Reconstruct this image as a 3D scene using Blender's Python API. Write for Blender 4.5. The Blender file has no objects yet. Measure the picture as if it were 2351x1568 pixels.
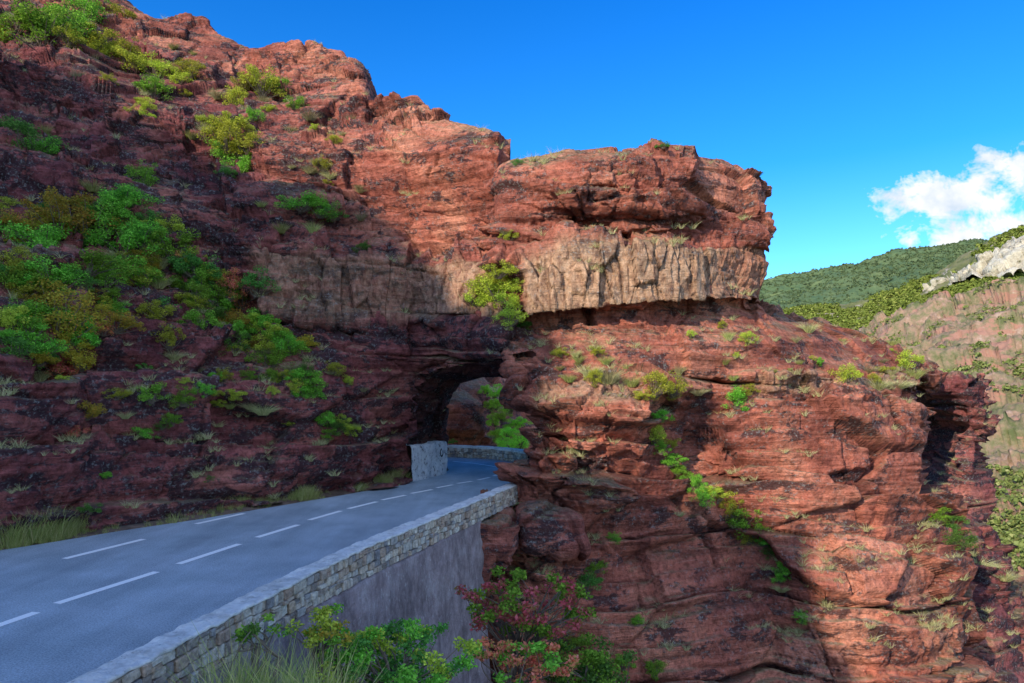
import bpy, math, random
import numpy as np
from mathutils import Vector
from mathutils.bvhtree import BVHTree
random.seed(7); rng=np.random.default_rng(7)
F=1567.0; CU=1175.5; HV=900.0; CH=3.5
def W(u,v,d): return ((u-CU)/F*d, d, CH-(v-HV)/F*d)
scene=bpy.context.scene; COL=scene.collection
# ------------------------------------------------ noise
def h3(ix,iy,iz,s=0):
    n=(ix.astype(np.int64)*374761393+iy.astype(np.int64)*668265263+iz.astype(np.int64)*2147483647+s*974634777)&0xffffffff
    n=((n^(n>>13))*1274126177)&0xffffffff
    n=((n^(n>>15))*2246822519)&0xffffffff
    n=n^(n>>16)
    return (n&0xffffff)/float(0xffffff)
def vnoise(P,s=0):
    i=np.floor(P).astype(np.int64); f=P-i; f=f*f*f*(f*(f*6-15)+10)
    r=0
    for a in(0,1):
        wa=f[...,0] if a else 1-f[...,0]
        for b in(0,1):
            wb=f[...,1] if b else 1-f[...,1]
            for c in(0,1):
                wc=f[...,2] if c else 1-f[...,2]
                r=r+wa*wb*wc*h3(i[...,0]+a,i[...,1]+b,i[...,2]+c,s)
    return r*2-1
def fbm(P,o=4,s=0,g=0.5):
    r=0;a=1;t=0
    for k in range(o):
        r=r+a*vnoise(P*(2.03**k)+k*17.3,s+k); t+=a; a*=g
    return r/t
def voro(P,s=0):
    i=np.floor(P).astype(np.int64); f=P-i
    F1=np.full(P.shape[:-1],9.0);F2=F1.copy();ID=np.zeros(P.shape[:-1]);TL=np.zeros(P.shape[:-1])
    for a in(-1,0,1):
        for b in(-1,0,1):
            for c in(-1,0,1):
                X=i[...,0]+a;Y=i[...,1]+b;Z=i[...,2]+c
                j=h3(X,Y,Z,s);k=h3(X,Y,Z,s+1);l=h3(X,Y,Z,s+2)
                dx=a+j-f[...,0];dy=b+k-f[...,1];dz=c+l-f[...,2]
                d=np.sqrt(dx*dx+dy*dy+dz*dz)
                m=d<F1
                F2=np.where(m,F1,np.minimum(F2,d)); ID=np.where(m,h3(X,Y,Z,s+3),ID)
                TL=np.where(m,dx*(h3(X,Y,Z,s+4)-.5)+dy*(h3(X,Y,Z,s+5)-.5)+dz*(h3(X,Y,Z,s+6)-.5),TL)
                F1=np.where(m,d,F1)
    return F1,F2,ID,TL*2
# ------------------------------------------------ mesh helpers
def mesh_np(name,V,Fc,mat=None,smooth=False,attrs=None):
    V=np.asarray(V,dtype=np.float32).reshape(-1,3); Fc=np.asarray(Fc,dtype=np.int32)
    k=Fc.shape[1]; me=bpy.data.meshes.new(name)
    me.vertices.add(len(V)); me.vertices.foreach_set('co',V.ravel())
    me.loops.add(Fc.size); me.loops.foreach_set('vertex_index',Fc.ravel())
    me.polygons.add(len(Fc)); me.polygons.foreach_set('loop_start',np.arange(0,Fc.size,k,dtype=np.int32))
    me.polygons.foreach_set('use_smooth',np.full(len(Fc),smooth))
    me.update(calc_edges=True)
    if attrs:
        for n,a in attrs.items():
            at=me.attributes.new(n,'FLOAT','POINT'); at.data.foreach_set('value',np.asarray(a,dtype=np.float32).ravel())
    if mat: me.materials.append(mat)
    return me
def obj(name,me,parent=None,label=None,cat=None,kind=None,group=None):
    o=bpy.data.objects.new(name,me); COL.objects.link(o)
    if parent: o.parent=parent
    if label:o["label"]=label
    if cat:o["category"]=cat
    if kind:o["kind"]=kind
    if group:o["group"]=group
    return o
def gridfaces(nr,nc):
    i=np.arange(nr-1)[:,None]*nc+np.arange(nc-1)[None,:]
    return np.stack([i,i+1,i+nc+1,i+nc],-1).reshape(-1,4)
def join(parts):
    Vs=[];Fs=[];o=0
    for V,Fc in parts:
        V=np.asarray(V,float);Vs.append(V);Fs.append(np.asarray(Fc)+o);o+=len(V)
    return np.concatenate(Vs),np.concatenate(Fs)
# ------------------------------------------------ node helpers
class NT:
    def __init__(s,m): s.m=m; s.t=m.node_tree; s.t.nodes.clear()
    def n(s,ty,**k):
        nd=s.t.nodes.new(ty)
        for a,b in k.items(): setattr(nd,a,b)
        return nd
    def l(s,a,b): s.t.links.new(a,b)
    def noise(s,vec,scale,detail=6,rough=.6,dist=0):
        n=s.n('ShaderNodeTexNoise'); n.inputs['Scale'].default_value=scale;n.inputs['Detail'].default_value=min(detail,4.5);n.inputs['Roughness'].default_value=rough;n.inputs['Distortion'].default_value=dist
        s.l(vec,n.inputs['Vector']); return n.outputs['Fac']
    def mapv(s,vec,sc,rot=(0,0,0)):
        n=s.n('ShaderNodeMapping'); n.inputs['Scale'].default_value=sc;n.inputs['Rotation'].default_value=rot; s.l(vec,n.inputs['Vector']); return n.outputs['Vector']
    def ramp(s,f,stops):
        r=s.n('ShaderNodeValToRGB'); e=r.color_ramp.elements
        while len(e)<len(stops): e.new(0.5)
        for x,(p,c) in zip(e,stops):
            x.position=p; x.color=(c if len(c)==4 else (*c,1)) if not isinstance(c,(int,float)) else (c,c,c,1)
        s.l(f,r.inputs['Fac']); return r.outputs['Color']
    def mix(s,f,a,b,bt='MIX'):
        n=s.n('ShaderNodeMix',data_type='RGBA',blend_type=bt)
        for x,i in((f,0),(a,6),(b,7)):
            if hasattr(x,'is_linked'): s.l(x,n.inputs[i])
            elif i==0: n.inputs[0].default_value=x
            else: n.inputs[i].default_value=(*x,1)
        return n.outputs[2]
    def math(s,op,a,b=0,c=None,clamp=False):
        n=s.n('ShaderNodeMath',operation=op); n.use_clamp=clamp
        for x,i in((a,0),(b,1),(c,2)):
            if x is None: continue
            if hasattr(x,'is_linked'): s.l(x,n.inputs[i])
            else: n.inputs[i].default_value=x
        return n.outputs[0]
    def out(s,col,rough=.9,bump=None,bs=.5,bd=.1,spec=.2):
        b=s.n('ShaderNodeBsdfPrincipled'); b.inputs['Roughness'].default_value=rough
        b.inputs['Specular IOR Level'].default_value=spec
        if hasattr(col,'is_linked'): s.l(col,b.inputs['Base Color'])
        else: b.inputs['Base Color'].default_value=(*col,1)
        if bump is not None:
            bp=s.n('ShaderNodeBump'); bp.inputs['Strength'].default_value=bs; bp.inputs['Distance'].default_value=bd
            s.l(bump,bp.inputs['Height']); s.l(bp.outputs[0],b.inputs['Normal'])
        o=s.n('ShaderNodeOutputMaterial'); s.l(b.outputs[0],o.inputs[0]); return b
def newmat(name):
    m=bpy.data.materials.new(name); m.use_nodes=True; return NT(m)
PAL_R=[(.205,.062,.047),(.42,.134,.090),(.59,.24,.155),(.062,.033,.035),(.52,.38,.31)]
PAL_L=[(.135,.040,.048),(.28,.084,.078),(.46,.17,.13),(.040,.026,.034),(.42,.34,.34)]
def rock_mat(name,pal,vt=.52,pal2=None):
    t=newmat(name); co=t.n('ShaderNodeTexCoord').outputs['Object']
    geo=t.n('ShaderNodeNewGeometry')
    def at(nm):
        a=t.n('ShaderNodeAttribute'); a.attribute_name=nm; return a.outputs['Fac']
    big=t.noise(co,.35,4,.6)
    base=t.ramp(big,[(.32,pal[0]),(.5,pal[1]),(.68,pal[2])])
    if pal2: base=t.mix(at('lit_tone'),base,t.ramp(big,[(.32,pal2[0]),(.5,pal2[1]),(.68,pal2[2])]))
    st=t.noise(t.mapv(co,(.22,.22,3.4),(0.06,-.08,0)),1.3,5,.66,.0)
    base=t.mix(.8,base,t.ramp(st,[(.36,.42),(.48,.95),(.64,1.35)]),'MULTIPLY')
    md=t.noise(co,5.5,5,.8)
    base=t.mix(.8,base,t.ramp(md,[(.36,.42),(.5,1.0),(.64,1.4)]),'MULTIPLY')
    s2=t.noise(t.mapv(co,(.12,.12,7),(0.06,-.08,0)),1.0,2,.5,.2)
    seam=t.ramp(s2,[(.67,0),(.678,.4),(.686,0)])
    base=t.mix(seam,base,pal[4])
    vr=t.noise(t.mapv(co,(1,1,2.2)),.7,5,.76,.3)
    vin=vr
    if pal2: vin=t.math('SUBTRACT',vr,t.math('MULTIPLY',at('lit_tone'),.04))
    base=t.mix(t.ramp(vin,[(vt,0),(vt+.06,.85)]),base,pal[3])
    bn=t.noise(t.mapv(co,(2.4,2.4,1.0)),1.6,5,.75)
    bcol=t.ramp(bn,[(.34,(.18,.10,.07)),(.48,(.46,.275,.17)),(.64,(.66,.43,.28))])
    bcol=t.mix(.6,bcol,t.ramp(md,[(.36,.5),(.5,1.0),(.64,1.3)]),'MULTIPLY')
    bcol=t.mix(t.ramp(vr,[(.54,0),(.62,.6)]),bcol,(.11,.07,.06))
    base=t.mix(at('band'),base,bcol)
    sx=t.n('ShaderNodeSeparateXYZ'); t.l(geo.outputs['Normal'],sx.inputs[0])
    up=t.math('MULTIPLY',t.math('SUBTRACT',sx.outputs[2],.45),2.2,clamp=True)
    up=t.math('MULTIPLY',up,t.ramp(big,[(.42,.1),(.60,.8)]))
    soil=t.ramp(md,[(.35,(.14,.12,.05)),(.55,(.25,.21,.12)),(.7,(.40,.35,.25))])
    base=t.mix(up,base,soil)
    ls=t.noise(co,9,4,.8)
    lic=t.math('MULTIPLY',t.ramp(vr,[(.42,.05),(.58,.9)]),t.ramp(ls,[(.54,0),(.63,.62)]))
    base=t.mix(lic,base,(.36,.375,.36))
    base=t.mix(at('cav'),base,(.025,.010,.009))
    h=t.math('ADD',t.math('MULTIPLY',st,1.0),t.math('MULTIPLY',md,.75))
    h=t.math('ADD',h,t.math('MULTIPLY',ls,.3))
    t.out(base,.92,h,1.0,.15,.15)
    return t.m
M_rock=rock_mat('red_layered_rock',PAL_R,.53)
M_rockL=rock_mat('shaded_weathered_maroon_rock',PAL_L,.485,PAL_R)  # weathered rock, also darkened for shade; a mask blends in the sunlit palette
M_rockD=rock_mat('shade_darkened_tunnel_rock',[(.07,.025,.025),(.13,.045,.04),(.2,.08,.06),(.02,.012,.014),(.2,.14,.13)],.49)  # tunnel shade is put into this darker rock colour
def simple(name,c,sc=3,var=.3,rough=.9,bump=.0,spec=.2,c2=None):
    t=newmat(name); co=t.n('ShaderNodeTexCoord').outputs['Object']
    n=t.noise(co,sc,5,.65); c2=c2 or tuple(x*(1-var) for x in c); 
    col=t.ramp(n,[(.35,c2),(.65,c)])
    t.out(col,rough,t.noise(co,sc*4,5,.7) if bump else None,bump,.03,spec); return t.m
def leafmat(name,c1,c2,c3=None,tr=.35):
    t=newmat(name); g=t.n('ShaderNodeNewGeometry'); oi=t.n('ShaderNodeObjectInfo')
    st=[(.0,c1),(.6,c2)]+([(1,c3)] if c3 else [(1,tuple(min(1,x*1.5) for x in c2))])
    col=t.ramp(g.outputs['Random Per Island'],st)
    hs=t.n('ShaderNodeHueSaturation'); t.l(col,hs.inputs['Color'])
    t.l(t.math('ADD',t.math('MULTIPLY',oi.outputs['Random'],.05),.475),hs.inputs['Hue'])
    t.l(t.math('ADD',t.math('MULTIPLY',oi.outputs['Random'],.7),.7),hs.inputs['Value'])
    d=t.n('ShaderNodeBsdfDiffuse'); t.l(hs.outputs[0],d.inputs[0]); o=t.n('ShaderNodeOutputMaterial')
    if tr>0:
        x=t.n('ShaderNodeBsdfTranslucent'); m=t.n('ShaderNodeMixShader'); m.inputs[0].default_value=tr
        t.l(hs.outputs[0],x.inputs[0]); t.l(d.outputs[0],m.inputs[1]); t.l(x.outputs[0],m.inputs[2]); t.l(m.outputs[0],o.inputs[0])
    else: t.l(d.outputs[0],o.inputs[0])
    return t.m
LM={'g':leafmat('green_leaves',(.11,.28,.03),(.24,.48,.06)),
    'd':leafmat('dark_green_leaves',(.06,.17,.035),(.14,.30,.06)),
    'y':leafmat('yellow_green_leaves',(.26,.33,.035),(.48,.52,.07)),
    'b':leafmat('sun_painted_green_leaves',(.28,.55,.05),(.5,.8,.10)),  # raised leaf colour imitates sunlight on bushes the sun cannot reach
    'o':leafmat('olive_orange_leaves',(.30,.27,.04),(.48,.40,.06),(.6,.32,.05)),
    'r':leafmat('reddish_leaves',(.32,.36,.08),(.85,.20,.15),(.95,.32,.25)),
    's':leafmat('dry_grass_blades',(.28,.29,.12),(.48,.45,.22),(.62,.55,.34),.2),
    'gb':leafmat('green_grass_blades',(.20,.27,.06),(.40,.42,.13),(.58,.51,.25),.2)}
M_bark=simple('bark',(.22,.17,.13),6)
# ------------------------------------------------ cliff bodies
def blur(G,it):
    for _ in range(it):
        H=G.copy()
        H[1:-1]=(G[:-2]+2*G[1:-1]+G[2:])/4
        K=H.copy(); K[:,1:-1]=(H[:,:-2]+2*H[:,1:-1]+H[:,2:])/4
        G=K
    return G
def loft(rows,nr,nc):
    A=np.array(rows,float); R,C,_=A.shape
    lc=np.linalg.norm(np.diff(A,axis=1),axis=2).mean(0); pc=np.r_[0,np.cumsum(lc)]; pc/=pc[-1]
    s=np.linspace(0,1,nc)
    ci=np.interp(s,pc,np.arange(C)); i0=np.clip(ci.astype(int),0,C-2); f=(ci-i0)[None,:,None]
    B=A[:,i0]*(1-f)+A[:,i0+1]*f
    lr=np.linalg.norm(np.diff(A,axis=0),axis=2).mean(1); lr=np.minimum(lr,6); pr=np.r_[0,np.cumsum(lr)]; pr/=pr[-1]
    t=np.linspace(0,1,nr); ri=np.interp(t,pr,np.arange(R)); j0=np.clip(ri.astype(int),0,R-2); g=(ri-j0)[:,None,None]
    return B[j0]*(1-g)+B[j0+1]*g, ri, ci
def normals(G):
    du=np.gradient(G,axis=1); dv=np.gradient(G,axis=0); n=np.cross(du,dv); n/=np.linalg.norm(n,axis=2,keepdims=True)+1e-9
    view=np.array([0,0,CH])-G
    if ((n*view).sum(2)>0).mean()<.5: n=-n; return n,True
    return n,False
def rockdisp(G,seed,amp=1.0,band=None,facet=1.0,strat=1.0):
    P=G
    wz=fbm(P*.12,3,seed+50)*.7
    zl=P[...,2]+.10*P[...,0]-.05*P[...,1]+wz
    big=fbm(P*.25,3,seed)*.3
    Qa=np.stack([P[...,0]*.28,P[...,1]*.28,zl*.5],-1)+.08*fbm(P*.6,2,seed+19)[...,None]
    A1,A2,AI,AT=voro(Qa,seed+10); ca=np.clip(1-(A2-A1)/.04,0,1)
    Qb=np.stack([P[...,0]*.75,P[...,1]*.75,zl*1.5],-1)+.05*fbm(P*1.5,2,seed+20)[...,None]
    F1,F2,ID,FT=voro(Qb,seed+30); cr=np.clip(1-(F2-F1)/.06,0,1)
    mb=np.clip(.5+1.8*fbm(P*.22,2,seed+60),0,1)
    Qc=np.stack([P[...,0]*2.0,P[...,1]*2.0,zl*3.8],-1)+.06*fbm(P*3,2,seed+21)[...,None]
    G1,G2,ID2,T2=voro(Qc,seed+40); 
    def beds(fq,a,sd,sh,saw):
        t=zl*fq+fbm(P*.5,2,seed+sd+2)*.06; c=np.floor(t); fr=t-c; ci_=c.astype(int); seg=np.floor(P[...,0]*.16+P[...,1]*.1+h3(ci_,ci_*0,ci_*0,seed+sd+1)*7).astype(int)
        o1=(h3(ci_,seg,seg*0,seed+sd)-.5)*a+saw*(fr-.5); o2=(h3(ci_+1,seg,seg*0,seed+sd)-.5)*a-saw*.5
        sm=np.clip((fr-(1-sh))/sh,0,1); ed=np.minimum(fr,1-fr)
        return o1*(1-sm)+o2*sm, ed
    o1,e1_=beds(.60,.75*strat,3,.05,.35*strat); o2,e2_=beds(1.9,.30*strat,7,.08,.20*strat)
    jn=np.exp(-(e1_/.025)**2)*np.clip(.5+1.2*vnoise(P*.4,seed+4),0,1)
    Q=np.stack([P[...,0]*.2,P[...,1]*.2,zl*1.6],-1); led=fbm(Q,4,seed+9,.6)*.10*strat
    fine=fbm(P*3.0,4,seed+70,.65)*.06
    if band is None: band=np.zeros_like(wz)
    k=1-np.clip(band*1.3,0,1)
    d=big*(.3+.7*k)+(AT*.8+(AI-.5)*.35-ca*.12)*k*facet+(FT*.40+(ID-.5)*.40-cr*.1)*mb*k+(T2*.18+(ID2-.5)*.16)*mb*k+(led+o1+o2*(.5+.5*mb)-jn*.28)*k+fine
    cb=0
    if band.max()>0:
        Qv=np.stack([P[...,0]*1.25,P[...,1]*1.25,zl*.42],-1); B1,B2,BI,BT=voro(Qv,seed+90); bc=np.clip(1-(B2-B1)/.035,0,1)
        Qw=np.stack([P[...,0]*3.6,P[...,1]*3.6,zl*1.1],-1); D1,D2,DI,DT=voro(Qw,seed+97)
        bb=np.clip(band*1.3,0,1)
        d=d+bb*((BI-.5)*.40+BT*.25-bc*.12+DT*.14+(DI-.5)*.16)
        cb=bc*bb*.6
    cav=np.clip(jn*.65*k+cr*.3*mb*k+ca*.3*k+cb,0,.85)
    return d*amp,cav
COARSE=[]
def body(name,rows,nr,nc,seed,amp=1,bandf=None,bl=4,label=None,mat=None,facet=1.0,ampf=None,strat=1.0,lit_tone=False):
    G,ri,ci=loft(rows,nr,nc); G=blur(G,bl); n,fl=normals(G)
    band=None
    if bandf is not None: band=bandf(ri[:,None],ci[None,:],G)
    d,cav=rockdisp(G,seed,amp,band,facet,strat)
    if ampf is not None: d=d*ampf(ri[:,None],ci[None,:],G)
    x=G[...,0]/G[...,1]*F+CU; z=G[...,2]
    ea=np.clip((x-480)/480,0,1)*np.clip((z-6.5)/3,0,1) if lit_tone else 0*d  # mask paints the cliff brighter where it should look sunlit
    ea=np.maximum(ea,(ri[:,None]>14.2)*.8*np.ones_like(d)) if lit_tone else ea
    G=G+blur(n,6)*d[...,None]
    Fc=gridfaces(nr,nc)
    me=mesh_np(name,G,Fc,mat or M_rock,True,{'band':band if band is not None else np.zeros_like(d),'cav':cav,'lit_tone':ea})
    o=obj(name,me,None,label,'cliff','structure')
    s=3; H=G[::s,::s]; COARSE.append((H.reshape(-1,3),gridfaces(*H.shape[:2])))
    return o,G
L=[
 [(-260,1325,14.1),(0,1249,15.7),(150,1225,16.9),(300,1202,18.2),(450,1182,19.4),(600,1160,21.1),(750,1139,23.0),(850,1125,24.5),(926,1109,26.6),(934,980,26.6),(950,895,26.6),(985,856,26.2),(1050,838,25),(1150,822,23),(1172,820,23.4)],
 [(-260,1180,14.2),(0,1150,15.8),(150,1140,17.0),(300,1130,18.3),(450,1110,19.6),(600,1090,21.3),(750,1070,23.3),(850,1060,24.8),(926,1050,26.7),(935,960,26.7),(952,880,26.6),(988,845,26.2),(1050,828,25),(1150,812,23),(1172,810,24)],
 [(-260,1000,14.5),(0,980,16.0),(140,985,17.2),(180,1000,18.2),(300,1000,19.1),(450,990,20.4),(600,980,21.9),(750,970,23.7),(850,960,25.1),(930,950,26.7),(940,900,26.7),(958,858,26.6),(995,830,26),(1050,816,24.8),(1150,802,22.9),(1172,800,24)],
 [(-260,740,15),(0,795,16.4),(125,855,17.4),(170,880,18.6),(300,890,19.7),(450,885,21),(600,880,22.5),(700,860,23.7),(800,850,25),(940,845,26.8),(960,820,26.5),(1050,798,24.7),(1150,788,22.9),(1172,788,24)],
 [(-260,640,16.5),(0,720,17.8),(150,770,19.2),(300,780,20.5),(450,810,21.8),(600,840,23.2),(700,835,24.3),(800,815,25.2),(940,800,26.6),(1050,775,24.8),(1150,765,23.1),(1172,765,24)],
 [(-260,520,19),(0,600,20),(150,635,20.8),(300,670,21.8),(450,715,23),(600,770,24.4),(700,790,25.3),(800,775,26),(940,760,26.9),(1050,750,25.3),(1150,742,24),(1172,742,25)],
 [(-260,360,22.5),(0,420,23),(150,455,23.6),(300,530,24),(450,610,24.6),(600,728,25.6),(700,736,26),(800,738,26.6),(940,742,27.2),(1050,738,25.6),(1150,735,24.6),(1172,735,25.6)],
 [(-260,350,22.8),(0,410,23.2),(150,445,23.8),(300,515,24.2),(450,590,24.6),(600,714,24.6),(700,724,25.0),(800,726,25.6),(940,730,26.3),(1050,726,24.8),(1150,722,23.9),(1172,722,25)],
 [(-260,280,25),(0,340,25.2),(150,372,25.4),(300,430,25.5),(450,500,25.6),(600,580,25.0),(700,585,25.4),(800,592,25.9),(940,603,26.6),(1050,608,25.2),(1150,615,24.2),(1172,615,25.3)],
 [(-260,240,26.5),(0,300,26.5),(150,335,26.4),(300,395,26.4),(450,475,26.2),(600,545,26.2),(700,552,26.6),(800,568,27.1),(940,580,27.9),(1050,585,26.3),(1150,592,25.2),(1172,592,26)],
 [(-260,190,27.5),(0,250,27.5),(150,290,27.4),(300,365,27.2),(440,450,26.8),(600,470,27),(700,478,27.5),(800,500,28),(940,520,28.4),(1050,525,26.8),(1150,530,25.5),(1172,530,26.3)],
 [(-260,150,30),(0,210,30),(150,250,29.6),(300,330,29),(450,400,28.8),(600,425,29.2),(700,450,29.4),(800,478,29.2),(900,490,29),(1050,500,27.2),(1145,505,25.6),(1165,505,26.6)],
 [(-260,70,31),(0,130,31),(150,170,30.8),(300,250,30.4),(450,310,30),(600,312,30.2),(700,312,30.2),(800,330,29.7),(900,338,29),(1050,345,27.4),(1145,350,25.9),(1160,355,27)],
 [(-260,10,33.5),(0,75,33.5),(150,110,33.2),(300,195,33),(450,255,32.6),(600,272,32.6),(700,285,32),(800,300,31),(900,305,30),(1050,312,28.2),(1145,325,26.6),(1160,335,27.6)],
 [(-260,-60,37),(0,0,37),(150,40,37),(300,120,36.6),(450,175,36),(600,195,36),(700,205,35.5),(800,225,34.5),(862,262,32.8),(950,262,31.5),(1050,295,29.4),(1145,312,27.6),(1160,330,28.4)],
 [(-260,-110,39.5),(0,-50,39.5),(150,-10,39.5),(300,60,39.2),(450,110,38.6),(545,150,38.2),(700,145,37.6),(800,170,36.4),(845,225,34),(862,248,33.4),(950,248,32.3),(1050,292,30),(1145,305,28.2),(1160,325,29)],
 [(-260,-170,42),(0,-100,42),(200,-40,42),(270,0,41.6),(335,38,41.2),(470,44,40.6),(512,76,40.2),(545,108,39.8),(600,105,39.4),(690,87,38.8),(720,104,38.6),(780,120,38),(821,152,37.4),(830,200,36),(862,240,34.6),(940,237,33.4),(990,268,32.4),(1030,289,31.2),(1130,299,29),(1155,325,29),(1163,360,30)]]
US=np.linspace(-260,1172,110)
US=np.unique(np.r_[US,926,934,942,950,960,972,985,545,821,830,862,1145,1155])
def rowU(r):
    r=np.array(r,float); us=US
    v=np.interp(us,r[:,0],r[:,1]); d=np.interp(us,r[:,0],r[:,2]); return [W(a,b,c) for a,b,c in zip(us,v,d)]
rows=[rowU(r) for r in L]
top=np.array(rows[-1])
k_=np.clip((US-840)/80,0,1)   # the rock thins to a fin above the tunnel
b1=top.copy(); b1[:,1]+=7*(1-k_)+1.6*k_; b1[:,2]-=.6
b2=top.copy(); b2[:,1]+=14*(1-k_)+2.6*k_; b2[:,2]=(top[:,2]-16)*(1-k_)+5.2*k_
rows+= [b1.tolist(),b2.tolist()]
def bandL(ri,ci,G):
    m=np.clip((ri-6.9)*6,0,1)*np.clip((8.15-ri)*6,0,1)
    x=G[...,0]/G[...,1]*F+CU
    return m*np.clip((x-560)/60,0,1)*(.5+.25*np.clip((x-950)/100,0,1))
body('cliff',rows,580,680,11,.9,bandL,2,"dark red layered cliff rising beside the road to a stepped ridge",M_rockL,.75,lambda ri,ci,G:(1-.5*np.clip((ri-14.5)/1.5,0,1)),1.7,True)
T=[[W(912,1125,26.6),W(936,1112,26.9),W(936,980,26.8),W(950,890,26.5),W(985,850,26.2),W(1050,832,25),W(1165,814,22.8),W(1210,800,22.4)],
   [W(960,1125,28.4),W(984,1095,28.4),W(986,1000,28.4),W(996,900,28.4),W(1020,862,28),W(1080,845,27.2),W(1190,834,25.5),W(1270,830,25)],
   [W(1000,1125,30),W(1020,1085,29.8),W(1022,1010,30),W(1034,915,30.6),W(1055,880,30.6),W(1110,866,30),W(1210,858,28.5),W(1310,850,28)],
   [W(960,1125,32),W(998,1085,32),W(998,1000,32),W(1005,900,31.8),W(1020,850,31.6),W(1090,825,31),W(1200,820,30),W(1300,820,29)],
   [W(900,1125,33),W(900,1085,33),W(900,1000,33),W(920,880,32.4),W(960,780,32),W(1090,760,31.4),W(1200,760,30.4),W(1300,760,30)]]
body('tunnel_rock',T,130,180,23,.35,None,2,"rough rock vault of the short road tunnel, coloured dark for its shade",M_rockD)
def R(*p): return [W(*q) for q in p]
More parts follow.
